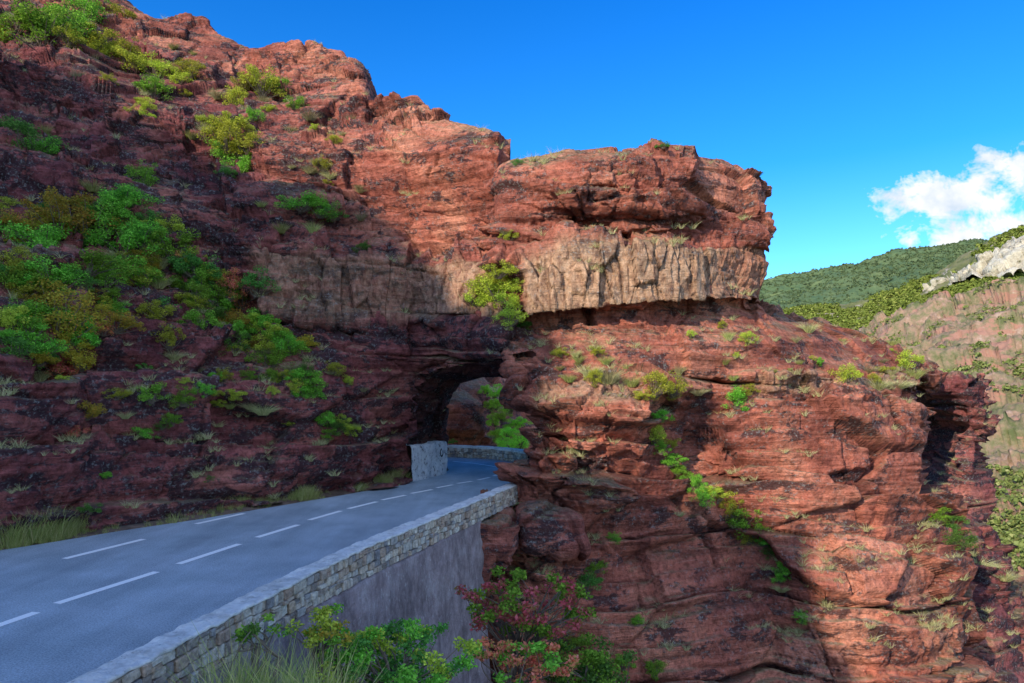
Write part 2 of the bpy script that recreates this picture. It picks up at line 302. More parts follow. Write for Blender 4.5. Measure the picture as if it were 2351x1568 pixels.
Bt=[
 R((1140,392,26),(1172,380,25.4),(1230,370,25.2),(1300,353,25),(1370,348,25),(1440,333,25.2),(1490,317,25.4),(1540,320,25.6),(1598,328,26),(1608,352,27),(1655,360,27.6),(1702,392,28.4),(1718,408,32)),
 R((1140,430,25.4),(1168,404,24.6),(1225,390,24.4),(1300,374,24.2),(1370,368,24),(1440,358,24.2),(1490,348,24.5),(1540,346,24.7),(1605,350,25.2),(1614,368,26.3),(1675,378,27),(1722,410,28),(1722,412,32)),
 R((1140,470,25),(1162,450,24.2),(1225,440,24),(1300,430,23.7),(1370,420,23.5),(1440,412,23.6),(1490,404,24),(1540,398,24.2),(1606,392,24.6),(1618,402,25.9),(1686,412,26.4),(1737,430,27.4),(1730,430,31)),
 R((1140,530,25),(1152,500,24.3),(1225,500,24.1),(1300,490,24),(1370,480,23.9),(1440,475,23.7),(1490,470,23.8),(1540,465,24.0),(1610,460,24.8),(1626,470,25.6),(1690,478,26.1),(1746,484,27.2),(1738,490,31)),
 R((1140,570,24.9),(1152,560,24.5),(1210,560,24.5),(1300,545,24.5),(1370,535,24.4),(1440,525,24.4),(1490,520,24.5),(1540,515,24.7),(1602,515,25.2),(1630,516,25.7),(1695,514,26.2),(1736,510,27),(1730,520,31)),
 R((1140,600,24.8),(1150,595,24.5),(1205,598,24.6),(1300,564,24.6),(1370,559,24.5),(1440,552,24.5),(1490,549,24.6),(1540,551,24.8),(1600,556,25.1),(1650,550,25.5),(1718,540,25.9),(1782,542,26.6),(1750,548,31)),
 R((1140,616,24.4),(1150,611,24.0),(1207,606,23.6),(1300,573,23.5),(1370,567,23.4),(1440,561,23.4),(1490,558,23.5),(1540,562,23.8),(1600,570,24.3),(1660,572,25),(1706,570,25.6),(1742,570,26.6),(1730,572,31)),
 R((1140,660,24.4),(1152,650,23.9),(1208,640,23.5),(1300,612,23.4),(1370,605,23.3),(1440,600,23.3),(1490,598,23.4),(1540,600,23.7),(1600,605,24.2),(1660,608,24.9),(1712,606,25.5),(1762,606,26.5),(1740,605,31)),
 R((1140,735,24.4),(1155,728,23.9),(1215,716,23.4),(1300,710,23.3),(1370,706,23.3),(1440,700,23.3),(1490,695,23.4),(1540,690,23.6),(1600,688,24.1),(1660,686,24.8),(1712,687,25.4),(1744,688,26.5),(1738,690,31)),
 R((1140,744,25),(1155,738,24.7),(1215,725,24.5),(1300,718,24.4),(1370,714,24.4),(1440,709,24.4),(1490,704,24.4),(1540,699,24.6),(1600,696,25),(1660,694,25.6),(1715,694,26.2),(1748,696,27.5),(1746,698,32)),
 R((1140,775,24.6),(1158,772,23.9),(1230,770,23.9),(1310,765,23.9),(1400,760,23.9),(1500,755,24.1),(1570,750,24.4),(1640,745,24.9),(1700,740,25.5),(1750,735,26.4),(1800,735,28),(1832,745,30),(1840,750,35)),
 R((1170,818,24.5),(1164,822,22.8),(1240,815,22.9),(1320,810,23),(1420,810,23.1),(1520,805,23.3),(1600,800,23.7),(1690,795,24.2),(1780,785,25),(1860,778,26.8),(1950,778,29.4),(2040,796,31.5),(2040,800,37)),
 R((1220,870,24.6),(1176,870,22.6),(1236,872,22.4),(1300,870,22.3),(1400,866,22.3),(1480,868,22.6),(1540,868,23.1),(1620,866,23.8),(1720,850,24.2),(1830,840,25),(1960,832,27),(2130,848,30.5),(2140,850,37)),
 R((1260,915,25),(1200,915,22.2),(1240,915,21.9),(1300,897,21.7),(1400,890,21.7),(1470,892,22),(1530,900,23.2),(1620,900,24),(1722,862,23.9),(1830,856,24.2),(1960,862,26),(2120,872,29),(2150,875,36)),
 R((1280,975,25.4),(1214,975,21.9),(1248,940,21.4),(1320,930,21.2),(1410,925,21.2),(1475,935,21.6),(1520,960,23.4),(1600,960,24.2),(1705,935,24.1),(1745,905,24),(1900,892,24.8),(2078,890,27),(2090,900,34)),
 R((1280,1050,25.5),(1198,1055,21.8),(1225,1040,21.2),(1320,1030,20.9),(1410,1020,21),(1480,1020,21.7),(1545,1045,23),(1590,1035,23.4),(1650,1020,23),(1800,1000,23.3),(1950,990,24),(2080,985,26),(2085,1000,33)),
 R((1270,1120,25),(1192,1118,21.5),(1240,1110,21.1),(1330,1110,21),(1420,1110,21.2),(1510,1120,21.8),(1590,1130,22.8),(1640,1130,23.2),(1720,1110,22.8),(1850,1080,22.8),(1990,1060,23.2),(2125,1060,25.2),(2120,1070,32)),
 R((1040,1190,23),(1100,1185,21.2),(1220,1160,20.8),(1340,1175,20.9),(1425,1175,21.2),(1525,1180,21.7),(1620,1190,22.4),(1690,1190,22.9),(1745,1170,22.5),(1860,1150,22.3),(1990,1140,22.8),(2150,1130,25),(2140,1140,32)),
 R((1030,1270,22.5),(1090,1265,20.7),(1200,1255,20.2),(1340,1265,20.3),(1430,1265,20.8),(1520,1265,21.2),(1640,1265,22),(1715,1265,22.6),(1770,1250,22.3),(1880,1230,22),(2010,1220,22.4),(2170,1200,24.6),(2160,1210,31)),
 R((1020,1400,21.5),(1080,1400,20),(1200,1400,19.4),(1330,1400,19.4),(1450,1400,19.6),(1540,1400,20.0),(1660,1400,20.6),(1760,1400,21.5),(1815,1390,21.3),(1900,1380,20.8),(2050,1380,21.2),(2195,1370,23.4),(2190,1380,30)),
 R((1000,1620,20.5),(1060,1620,18.8),(1190,1620,18.2),(1330,1620,18.2),(1450,1620,18.3),(1560,1620,18.6),(1680,1620,19.2),(1790,1620,20.1),(1845,1620,20),(1950,1620,19.8),(2100,1620,20.3),(2250,1600,22.3),(2240,1600,30)),
 R((1000,2100,18),(1060,2100,16.5),(1190,2100,16),(1330,2100,16),(1450,2100,16),(1560,2100,16.2),(1680,2100,16.8),(1790,2100,17.4),(1845,2100,17.6),(1950,2100,17.6),(2100,2100,18),(2350,2100,20),(2350,2100,28))]
t0=np.array(Bt[0]); Bt=[(t0+np.array([0,9,-4])).tolist(),(t0+np.array([0,4,-.3])).tolist()]+Bt
def bandR(ri,ci,G):
    m=np.clip((ri-7.75)*5,0,1)*np.clip((10.2-ri)*6,0,1)
    x=G[...,0]/G[...,1]*F+CU
    m=m*np.clip((x-1190)/25,0,1)*(1-.5*np.clip((x-1620)/60,0,1))
    m2=np.clip((ri-14.6)*4,0,1)*np.clip((16.1-ri)*4,0,1)*(((x>1240)&(x<1460))|((x>1735)&(x<2100)))*.6
    return np.maximum(m,m2)*.92
def ampR(ri,ci,G):
    a=1-.6*np.clip((4.0-ri)/2.2,0,1)
    a=a*np.where(ri<10.5,.85,1)
    a=a*(1-.5*np.clip((ri-11.2)*2,0,1)*np.clip((14.6-ri)*2,0,1))
    a=a*(1-.25*np.clip((ci-10.2)/.7,0,1)*np.where(ri<11,1,0))
    return a*(1+.35*np.clip((ri-16),0,1))
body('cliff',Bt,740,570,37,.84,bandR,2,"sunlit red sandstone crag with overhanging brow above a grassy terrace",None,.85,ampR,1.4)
C3=[R((2040,905,39),(2090,885,36),(2130,876,34.5),(2170,878,33),(2215,865,32.4),(2250,862,33.4),(2255,862,40)),
    R((2040,950,39),(2090,950,37),(2130,940,36),(2170,935,34),(2220,940,32.6),(2266,958,33),(2262,960,40)),
    R((2050,1000,39),(2100,1000,37),(2140,990,36.3),(2180,990,34.8),(2225,985,33),(2270,980,33),(2262,990,40)),
    R((2060,1050,38),(2110,1040,37),(2150,1040,36),(2185,1040,34.4),(2215,1035,33),(2232,1030,33.5),(2240,1040,40)),
    R((2080,1130,36),(2130,1130,35),(2160,1130,34),(2190,1130,32.6),(2225,1130,32),(2250,1130,33),(2250,1130,40)),
    R((2090,1200,34),(2140,1200,32),(2170,1200,31),(2200,1200,30.6),(2235,1205,31.2),(2260,1205,33),(2260,1210,40)),
    R((2090,1240,33),(2150,1240,30),(2190,1235,28.6),(2220,1235,28.6),(2260,1230,29.5),(2294,1238,31),(2300,1240,38)),
    R((2100,1340,32),(2150,1340,29),(2200,1340,27.4),(2250,1335,27.4),(2300,1330,28.5),(2338,1330,30),(2350,1340,38)),
    R((2100,1450,31),(2160,1450,28),(2210,1450,26),(2270,1450,25.8),(2340,1450,27),(2410,1440,29),(2420,1440,37)),
    R((2100,1620,30),(2170,1620,26.5),(2240,1620,24.4),(2300,1620,24),(2400,1620,25),(2500,1600,27),(2520,1600,36)),
    R((2100,2000,28),(2170,2000,24),(2240,2000,22),(2300,2000,21.5),(2450,2000,22),(2600,2000,24),(2650,2000,33))]
C3=[[tuple(np.array([0,0,CH])+(np.array(p)-np.array([0,0,CH]))*1.12) for p in r] for r in C3]
t0=np.array(C3[0]); C3=[(t0+np.array([0,6,-2])).tolist()]+C3
body('cliff',C3,320,200,51,.85,None,2,"red rock buttress standing at the edge of the gorge",M_rockL,1,None,1.4)  # dark palette paints in the shadow of the hollow beside the crag
C4=[R((960,1085,45),(1010,1070,42),(1050,1065,41),(1085,1065,41),(1118,1065,43),(1200,1065,54),(1400,1065,60)),
    R((960,980,45),(1010,980,42),(1050,980,41.5),(1085,980,41.5),(1112,980,43),(1200,980,56),(1400,980,60)),
    R((960,930,46),(1010,925,43),(1050,925,42.5),(1078,930,42.5),(1102,940,44),(1200,940,58),(1400,940,62)),
    R((960,880,50),(1010,875,49),(1050,880,48),(1080,890,48),(1100,900,48),(1200,890,64),(1400,890,68)),
    R((960,850,55),(1010,850,55),(1050,850,55),(1085,850,55),(1100,850,55),(1200,830,70),(1400,830,74))]
body('cliff',C4,90,140,66,.8,None,2,"red rock face beyond the tunnel",M_rock)
def boulder(cx,cy,cz,r,sq,seed,label):
    n=60
    th=np.linspace(0,np.pi,n)[:,None]; ph=np.linspace(0,2*np.pi,2*n)[None,:]
    D=np.stack([np.sin(th)*np.cos(ph),np.sin(th)*np.sin(ph),np.cos(th)*np.ones_like(ph)],-1)
    D=np.sign(D)*np.abs(D)**.5
    G=D*np.array(sq)*r+np.array([cx,cy,cz]); d,cav=rockdisp(G,seed,.6)
    G=G+D*d[...,None]*.7
    G[:,-1]=G[:,0]
    me=mesh_np('boulder',G,gridfaces(*G.shape[:2]),M_rockL,True,{'band':np.zeros_like(d),'cav':cav,'lit_tone':np.full_like(d,.6)})
    obj('boulder',me,None,label,'rock')
boulder(*W(1265,1225,20.2),.95,(1,.8,.75),5,"dark red blocky boulder beside the end of the retaining wall")
boulder(*W(1128,1262,19.2),.85,(.9,.9,1),6,"dark red boulder wedged against the end of the retaining wall")
boulder(*W(1180,1212,20.8),.85,(1,1,.72),16,"dark red rock block carrying the end of the parapet")
bvV,bvF=join(COARSE)
BV=BVHTree.FromPolygons([tuple(x) for x in bvV.tolist()],bvF.tolist())
def hit(u,v):
    D=Vector(W(u,v,1.0))-Vector((0,0,CH)); D.normalize()
    r=BV.ray_cast(Vector((0,0,CH)),D,200)
    if r[0] is None: return None
    n=r[1]
    if n.dot(D)>0:n=-n
    return r[0],n
# ------------------------------------------------ road
t=newmat('asphalt'); co=t.n('ShaderNodeTexCoord').outputs['Object']
a=t.noise(co,.6,5,.6); b=t.noise(co,38,4,.8); c=t.noise(t.mapv(co,(1,.15,1),(0,0,-.3)),1.2,5,.6)
col=t.ramp(a,[(.35,(.29,.35,.38)),(.65,(.40,.465,.505))])
col=t.mix(.9,col,t.ramp(b,[(.35,.5),(.6,1.35)]),'MULTIPLY'); col=t.mix(.8,col,t.ramp(c,[(.35,.78),(.65,1.12)]),'MULTIPLY')
t.out(col,.75,b,.4,.02,.3); M_asph=t.m
Ledge=[(-26,-14),(-19,-4),(-15.5,4),(-13,9.5),(-12,12.5),(-11.37,15.0),(-10.6,16.1),(-9.8,17.3),(-8.75,18.6),(-7.6,20.3),(-6.2,22.5),(-5.1,24.2),(-4.1,26.3),(-3.3,28.4),(-2.85,30),(-2.9,31.5),(-3.8,33),(-6,34.2),(-11,35.5),(-18,36)]
Redge=[(-9,-14),(-7.4,-7),(-6.2,-2),(-5.35,3),(-4.95,5),(-4.55,6.9),(-4.15,8.8),(-3.7,10.8),(-3.2,12.5),(-2.6,14.5),(-2.1,16),(-1.2,18.8),(-.3,21.3),(1,24),(2.2,27),(2.6,30),(2,33.4),(.2,36),(-4,38),(-12,39.5)]
def resamp(P,n):
    P=np.array(P,float); l=np.r_[0,np.cumsum(np.linalg.norm(np.diff(P,axis=0),axis=1))]; s=np.linspace(0,l[-1],n)
    return np.stack([np.interp(s,l,P[:,k]) for k in range(P.shape[1])],1)
def smoothl(P,it=6):
    for _ in range(it): P[1:-1]=(P[:-2]+2*P[1:-1]+P[2:])/4
    return P
def idxs(P,n):
    P=np.array(P,float); s=np.linspace(0,len(P)-1,n); return smoothl(np.stack([np.interp(s,np.arange(len(P)),P[:,k]) for k in range(2)],1),10)
LE=idxs(Ledge,260); RE=idxs(Redge,260)
nw=24; tt=np.linspace(-.0,1,nw)
G=LE[:,None]*(1-tt[None,:,None])+RE[:,None]*tt[None,:,None]
G=np.concatenate([G,np.zeros(G.shape[:2]+(1,))],-1)
G[:,0,:2]+= (fbm(np.concatenate([LE,np.zeros((260,1))],1)*1.6,3,5)*.15)[:,None]
obj('road',mesh_np('road',G,gridfaces(260,nw),M_asph,True),None,"grey asphalt two lane road curving into the tunnel",'road','structure')
M_soil=simple('gravelly_soil',(.26,.18,.13),2.5,.6,.95,.5)
dirL=np.gradient(LE,axis=0); dirL/=np.linalg.norm(dirL,axis=1,keepdims=True); nl=np.stack([-dirL[:,1],dirL[:,0]],1)
VG=[]
for k,o_ in enumerate([6,4,2.5,1.6,1,.5,.2,-.3]):
    p=LE+nl*o_; z=-.03+max(0,o_-.1)*.13+fbm(np.concatenate([p,np.zeros((260,1))],1)*1.1,3,9)*.06*min(1,max(0,o_)*2)
    if o_<0: z=np.full(260,-.06)
    VG.append(np.concatenate([p,(z if np.ndim(z) else np.full(260,z))[:,None]],1))
VG=np.array(VG); obj('verge',mesh_np('verge',VG,gridfaces(8,260),M_soil,True),None,"narrow gravelly verge between the road and the cliff foot",'ground','structure')
t=newmat('road_paint_worn'); co=t.n('ShaderNodeTexCoord').outputs['Object']; n1=t.noise(co,14,5,.8)
t.out(t.ramp(n1,[(.31,(.4,.4,.4)),(.40,(.93,.93,.9))]),.7); M_paint=t.m
def gp(u,v): d=CH*F/(v-HV); return np.array([(u-CU)/F*d,d])
dash=[((-160,1500),(-70,1463)),((-20,1442),(84,1406)),((130,1386),(360,1313)),((410,1295),(550,1249)),((590,1234),(685,1205)),((710,1194),(783,1173)),((800,1168),(865,1152)),((877,1148),(931,1137)),((944,1133),(992,1124)),((1003,1120),(1040,1113)),((1050,1110),(1084,1105)),((1098,1102),(1124,1096)),((1134,1093),(1150,1086)),
 ((148,1283),(330,1238)),((450,1203),(560,1179))]
for (a,b) in dash:
    A=gp(*a);B=gp(*b); d=(B-A)/np.linalg.norm(B-A); nn=np.array([-d[1],d[0]])*.085
    n=8; q=np.linspace(0,1,n)[:,None]; c=A+(B-A)*q
    V=np.concatenate([np.concatenate([c-nn,np.full((n,1),.005)],1),np.concatenate([c+nn,np.full((n,1),.005)],1)])
    Fc=[[i,i+1,n+i+1,n+i] for i in range(n-1)]
    obj('lane_marking',mesh_np('lane_marking',V,Fc,M_paint),None,"white painted dash on the asphalt road",'road marking','structure')
def stripe(pts,w):
    P=smoothl(resamp([gp(*p) for p in pts],40),4); d=np.gradient(P,axis=0); d/=np.linalg.norm(d,axis=1,keepdims=True); nn=np.stack([-d[:,1],d[:,0]],1)*w
    V=np.concatenate([np.concatenate([P-nn,np.full((40,1),.005)],1),np.concatenate([P+nn,np.full((40,1),.005)],1)])
    obj('lane_marking',mesh_np('lane_marking',V,[[i,i+1,41+i,40+i] for i in range(39)],M_paint),None,"white painted line following the bend beyond the tunnel",'road marking','structure')
stripe([(1156,1080),(1150,1075),(1130,1070),(1090,1064),(1040,1059)],.06)
# ------------------------------------------------ stone walls
def stone_mat(name,cs):
    t=newmat(name); co=t.n('ShaderNodeTexCoord').outputs['Object']; g=t.n('ShaderNodeNewGeometry')
    col=t.ramp(g.outputs['Random Per Island'],[(i/(len(cs)-1),c) for i,c in enumerate(cs)])
    n=t.noise(co,9,5,.75); col=t.mix(.9,col,t.ramp(n,[(.35,.5),(.6,1.25)]),'MULTIPLY')
    l=t.noise(co,25,4,.7); col=t.mix(t.ramp(l,[(.58,0),(.66,.5)]),col,(.6,.6,.56))
    t.out(col,.9,t.noise(co,26,5,.75),.9,.04); return t.m
M_stone=stone_mat('wall_stone',[(.28,.23,.20),(.64,.55,.44),(.42,.29,.22),(.74,.68,.58),(.28,.27,.28),(.56,.42,.30)])
M_mort=simple('mortar',(.05,.045,.04),8,.5,.95,.5)
t=newmat('coping_concrete'); co=t.n('ShaderNodeTexCoord').outputs['Object']
col=t.ramp(t.noise(co,2.2,5,.78),[(.34,(.50,.49,.46)),(.5,(.72,.71,.68)),(.66,(.86,.85,.81))])
col=t.mix(t.ramp(t.noise(co,7,5,.8),[(.58,0),(.67,.6)]),col,(.24,.23,.21))
t.out(col,.9,t.noise(co,12,5,.8),1,.06); M_cop=t.m
def frame_at(P):
    l=np.r_[0,np.cumsum(np.linalg.norm(np.diff(P,axis=0),axis=1))]
    def f(s):
        p=np.array([np.interp(s,l,P[:,0]),np.interp(s,l,P[:,1])]); q=np.array([np.interp(s+.1,l,P[:,0]),np.interp(s+.1,l,P[:,1])]); q0=np.array([np.interp(s-.1,l,P[:,0]),np.interp(s-.1,l,P[:,1])])
        d=(q-q0)/np.linalg.norm(q-q0); return p,d
    return f,l[-1]
def stone(c,ax,ay,az,sx,sy,sz):
    n=5; lin=np.array([-1,-.8,0,.8,1.]); pts=[];fc=[]; idx={}
    shear=rng.normal(0,.08,2); tp=rng.uniform(-.10,.10)
    def vid(i,j,k):
        key=(i,j,k)
        if key not in idx:
            p=np.array([lin[i],lin[j],lin[k]]); q=np.sort(np.abs(p)); p=p*(1-.08*(q[1]>.9)-.06*(q[0]>.9))
            p=p+rng.normal(0,.045,3); p[0]+=shear[0]*p[2]; p[2]*=1+tp*p[0]
            idx[key]=len(pts); pts.append(c+ax*p[0]*sx+ay*p[1]*sy+az*p[2]*sz)
        return idx[key]
    r=range(n-1); m=n-1
    for a in r:
        for b in r:
            fc+= [[vid(0,a,b),vid(0,a,b+1),vid(0,a+1,b+1),vid(0,a+1,b)],[vid(m,a,b),vid(m,a+1,b),vid(m,a+1,b+1),vid(m,a,b+1)],
                  [vid(a,0,b),vid(a+1,0,b),vid(a+1,0,b+1),vid(a,0,b+1)],[vid(a,m,b),vid(a,m,b+1),vid(a+1,m,b+1),vid(a+1,m,b)],
                  [vid(a,b,0),vid(a,b+1,0),vid(a+1,b+1,0),vid(a+1,b,0)],[vid(a,b,m),vid(a+1,b,m),vid(a+1,b+1,m),vid(a,b+1,m)]]
    return np.array(pts),np.array(fc)
def masonry(P,side,z0,z1,s0,s1,nco=4,wmin=.09,wmax=.27,thick=.09):
    f,Ln=frame_at(P); s1=min(s1,Ln); out=[]; up=np.array([0,0,1.])
    def lev(i,s):
        if i==0 or i==nco: return z0+(z1-z0)*i/nco
        return z0+(z1-z0)*i/nco+.028*math.sin(s*1.3+i*2.1)+.022*math.sin(s*3.1+i*4.7)
    for i in range(nco):
        s=s0+random.uniform(0,.1)
        while s<s1:
            w=random.uniform(wmin,wmax); mid=s+w/2; zb=lev(i,mid); zt=lev(i+1,mid); h=zt-zb
            parts=[(zb,h)] if random.random()>.2 or w<.16 else [(zb,h*.5),(zb+h*.5,h*.5)]
            for (zz,hh) in parts:
                p,d=f(mid); nn=np.array([d[1],-d[0]])*side
                c=np.array([p[0],p[1],zz+hh/2]); c[:2]+=nn*random.uniform(-.03,.02)
                ax=np.array([d[0],d[1],random.uniform(-.06,.06)])
                out.append(stone(c,ax,np.array([nn[0],nn[1],0]),up,w/2*.93,thick*.75,hh/2*.9))
            s+=w
    return join(out)
def sweep(P,prof,noise=0,seed=0,n=None,fr=4):
    n=n or 160; Q=resamp(P,n); d=np.gradient(Q,axis=0); d/=np.linalg.norm(d,axis=1,keepdims=True); nn=np.stack([d[:,1],-d[:,0]],1)
    G=np.array([[ [Q[i,0]+nn[i,0]*o,Q[i,1]+nn[i,1]*o,z] for i in range(n)] for (o,z) in prof])
    if noise: G=G+ np.stack([fbm(G*fr,3,seed+q) for q in range(3)],-1)*noise
    return G.reshape(-1,3),gridfaces(len(prof),n)
OUT=smoothl(resamp([(-7.0,-7),(-5.75,-2),(-4.9,3),(-4.5,5),(-4.1,6.9),(-3.7,8.8),(-3.27,10.8),(-2.7,13),(-1.7,16),(-.85,18.5),(.1,21.3),(.8,23.4)],200),6)
OUT=OUT[OUT[:,1]<21.9]
def fine(pr,k=6):
    pr=np.array(pr,float); return resamp(pr,len(pr)*k).tolist()
wallob=obj('parapet_wall',mesh_np('parapet_wall',*sweep(OUT,[(-.30,-.1),(-.30,.5),(-.05,.5),(-.05,-.35),(-.30,-.35)],0,1,200),M_mort),None,"low rubble stone parapet with pale coping along the road edge",'wall')
V,Fc=sweep(OUT,fine([(-.32,.55),(-.32,.60),(-.29,.612),(.035,.612),(.06,.60),(.06,.57),(-.03,.56)],6),.025,3,800,7)
obj('coping',mesh_np('coping',V,Fc,M_cop,True),wallob)
V,Fc=masonry(OUT,1,.03,.57,3,99,4)
obj('masonry',mesh_np('masonry',V,Fc,M_stone),wallob)
t=newmat('stained_concrete'); co=t.n('ShaderNodeTexCoord').outputs['Object']
col=t.ramp(t.noise(co,1.4,5,.75),[(.32,(.22,.17,.17)),(.5,(.33,.26,.265)),(.68,(.44,.37,.37))])
st=t.noise(t.mapv(co,(2,2,.9)),1.2,5,.78,.3); col=t.mix(.8,col,t.ramp(st,[(.35,.5),(.6,1.15)]),'MULTIPLY')
wh=t.noise(t.mapv(co,(5,5,2.2)),2.5,5,.8); col=t.mix(t.ramp(wh,[(.59,0),(.67,.6)]),col,(.62,.6,.58))
t.out(col,.9,t.noise(co,6,5,.8),.8,.08); M_conc=t.m
RW=OUT[OUT[:,1]<18.6]
V,Fc=sweep(RW,[(-.1,.04),(.0,.03),(.06,-.01)]+[(.07+.05*k,-.05-k*.9) for k in range(0,12)],.05,6,300,1.5)
rw=obj('retaining_wall',mesh_np('retaining_wall',V,Fc,M_conc,True),None,"tall stained concrete retaining wall below the parapet",'wall')
e=RW[-1]; dd=RW[-1]-RW[-5]; dd/=np.linalg.norm(dd); nn=np.array([dd[1],-dd[0]])
V=[]
for k in range(12):
    o=.06+.05*k; z=-.12-k*.9; V+=[[e[0]+nn[0]*o,e[1]+nn[1]*o,z],[e[0]-nn[0]*1.5+dd[0]*.3,e[1]-nn[1]*1.5+dd[1]*.3,z]]
obj('end_face',mesh_np('end_face',V,[[2*i,2*i+1,2*i+3,2*i+2] for i in range(11)],M_conc),rw)
FP=smoothl(resamp([(.9,33.0),(.2,34.6),(-1,35.9),(-3,36.9),(-6,37.6),(-10,38)],80),6)
fw=obj('parapet_wall',mesh_np('parapet_wall',*sweep(FP,[(-.2,-.1),(-.2,.5),(.2,.5),(.2,-.1)],0,1,80),M_mort),None,"low stone parapet around the bend beyond the tunnel",'wall')
V,Fc=sweep(FP,fine([(-.26,.5),(-.26,.62),(.26,.62),(.26,.5)],3),.03,3,120); obj('coping',mesh_np('coping',V,Fc,M_cop,True),fw)
dq=np.gradient(FP,axis=0); dq/=np.linalg.norm(dq,axis=1,keepdims=True); nq=np.stack([-dq[:,1],dq[:,0]],1)
V,Fc=masonry(FP+nq*.2,-1,0,.5,0,99,3)
obj('masonry',mesh_np('masonry',V,Fc,M_stone),fw)
t=newmat('flaking_white_paint'); co=t.n('ShaderNodeTexCoord').outputs['Object']
n=t.noise(co,4,5,.85); t.out(t.ramp(n,[(.38,(.14,.12,.12)),(.43,(.7,.7,.7)),(.6,(.92,.92,.9))]),.85,t.noise(co,8,5,.75),1,.10); M_white=t.m
A=np.array(W(940,1108,26.6)[:2]); B=np.array(W(1020,1087,29.4)[:2])
PP=resamp([A,B,B+np.array([-.4,1.0])],80)
V,Fc=sweep(PP,fine([(-.9,-.1),(-.9,1.36),(.0,1.40),(.10,1.36),(.12,.6),(.12,-.1)],9),.08,1,140,1.6)
pw=obj('painted_pier',mesh_np('painted_pier',V,Fc,M_white,True),None,"white painted rock facing at the foot of the tunnel wall",'wall')
def mark(pts,w=.035):
    P=np.array(pts,float); d=(B-A)/np.linalg.norm(B-A); nn=np.array([d[1],-d[0]])
    tn=np.gradient(P,axis=0); tn/=np.linalg.norm(tn,axis=1,keepdims=True); a=[]
    for (s,z),tv in zip(P,tn):
        for sg in(-1,1):
            ss=s-tv[1]*w*sg; zz=z+tv[0]*w*sg; a.append([A[0]+d[0]*ss+nn[0]*.21,A[1]+d[1]*ss+nn[1]*.21,zz])
    return np.array(a),np.array([[2*i,2*i+1,2*i+3,2*i+2] for i in range(len(P)-1)])
V,Fc=mark([(2.35+.12*math.cos(x),.95+.15*math.sin(x)) for x in np.linspace(.5*np.pi,2.2*np.pi,14)])
obj('painted_mark',mesh_np('painted_mark',V,Fc,simple('black_paint',(.02,.02,.02))),pw)
# ------------------------------------------------ ground, slope under camera
M_hill=simple('valley_ground',(.12,.13,.05),.02,.5,.95)
n=60; xs=np.linspace(-1,1,n); gx=np.sign(xs)*np.abs(xs)**2*6000
GX,GY=np.meshgrid(gx,gx+1500,indexing='ij'); GG=np.stack([GX,GY,np.full_like(GX,-70)],-1)
obj('ground',mesh_np('ground',GG,gridfaces(n,n),M_hill),None,"valley floor far below the road",'ground','structure')
xs=np.linspace(-3.3,14,70); ys=np.linspace(-8,19,100); X,Y=np.meshgrid(xs,ys,indexing='ij')
Z=-1.0-.2*(Y-4)-np.maximum(0,X-4)*.7-.35*np.maximum(0,Y-9)
SL=np.stack([X+np.interp(Y,OUT[:,1],OUT[:,0])+3.2,Y,Z],-1); SL[...,2]+=fbm(SL*.6,4,3)*.5
obj('hillside',mesh_np('hillside',SL,gridfaces(70,100),M_soil,True),None,"steep rocky slope falling away below the retaining wall",'hillside','structure')
# ------------------------------------------------ distant hills
def hill_mat(name,stops,rock=None,sc=.05,rk=(.42,.38,.32),thr=.6,bd=None):
    t=newmat(name); co=t.n('ShaderNodeTexCoord').outputs['Object']
    col=t.ramp(t.noise(co,sc,5,.75),stops)
    if rock: 
        rn=t.noise(t.mapv(co,(1,1,2.2)),rock,5,.7,.5); col=t.mix(t.ramp(rn,[(thr,0),(thr+.04,.95)]),col,rk)
    t.out(col,.95,t.noise(co,sc*6,5,.8),1,bd or 2.0/(sc*20)); return t.m
M_h1=hill_mat('far_forest',[(.35,(.08,.14,.07)),(.5,(.12,.18,.08)),(.7,(.19,.24,.10))],None,.02)
M_h2=hill_mat('wooded_slope',[(.35,(.10,.12,.04)),(.5,(.19,.2,.08)),(.7,(.3,.25,.16))],.03,.05,(.5,.42,.34),.56)
M_h3=hill_mat('red_scrub_slope',[(.36,(.13,.15,.06)),(.48,(.25,.21,.12)),(.58,(.38,.24,.17)),(.7,(.5,.38,.30))],.09,.22,(.42,.22,.165),.54)
M_lime=hill_mat('pale_limestone',[(.34,(.16,.17,.08)),(.42,(.56,.49,.37)),(.54,(.78,.70,.54)),(.66,(.9,.83,.68))],None,.16,bd=1.5)
CL=[R((2110,676,405),(2180,656,385),(2230,638,360),(2280,622,335),(2351,594,330),(2450,562,330),(2560,532,330)),
    R((2120,669,410),(2180,646,388),(2230,625,365),(2280,606,345),(2351,577,338),(2450,545,338),(2560,515,338)),
    R((2130,664,420),(2185,638,395),(2235,616,376),(2285,594,360),(2351,563,352),(2450,526,350),(2560,496,350)),
    R((2135,660,445),(2190,636,440),(2240,614,440),(2290,592,440),(2351,558,430),(2450,521,430),(2560,486,430))]
CL=[[tuple(np.array([0,0,CH])+(np.array(p)-np.array([0,0,CH]))*.965) for p in r] for r in CL]
G,ri,ci=loft(CL,90,300); n,_=normals(G); d,cav=rockdisp(G*.14,81,7); d=d+fbm(G*.05,3,9)*5; G=G+n*d[...,None]
obj('cliff',mesh_np('cliff',G,gridfaces(90,300),M_lime,True),None,"pale limestone cliff band on the wooded hillside",'cliff','structure')
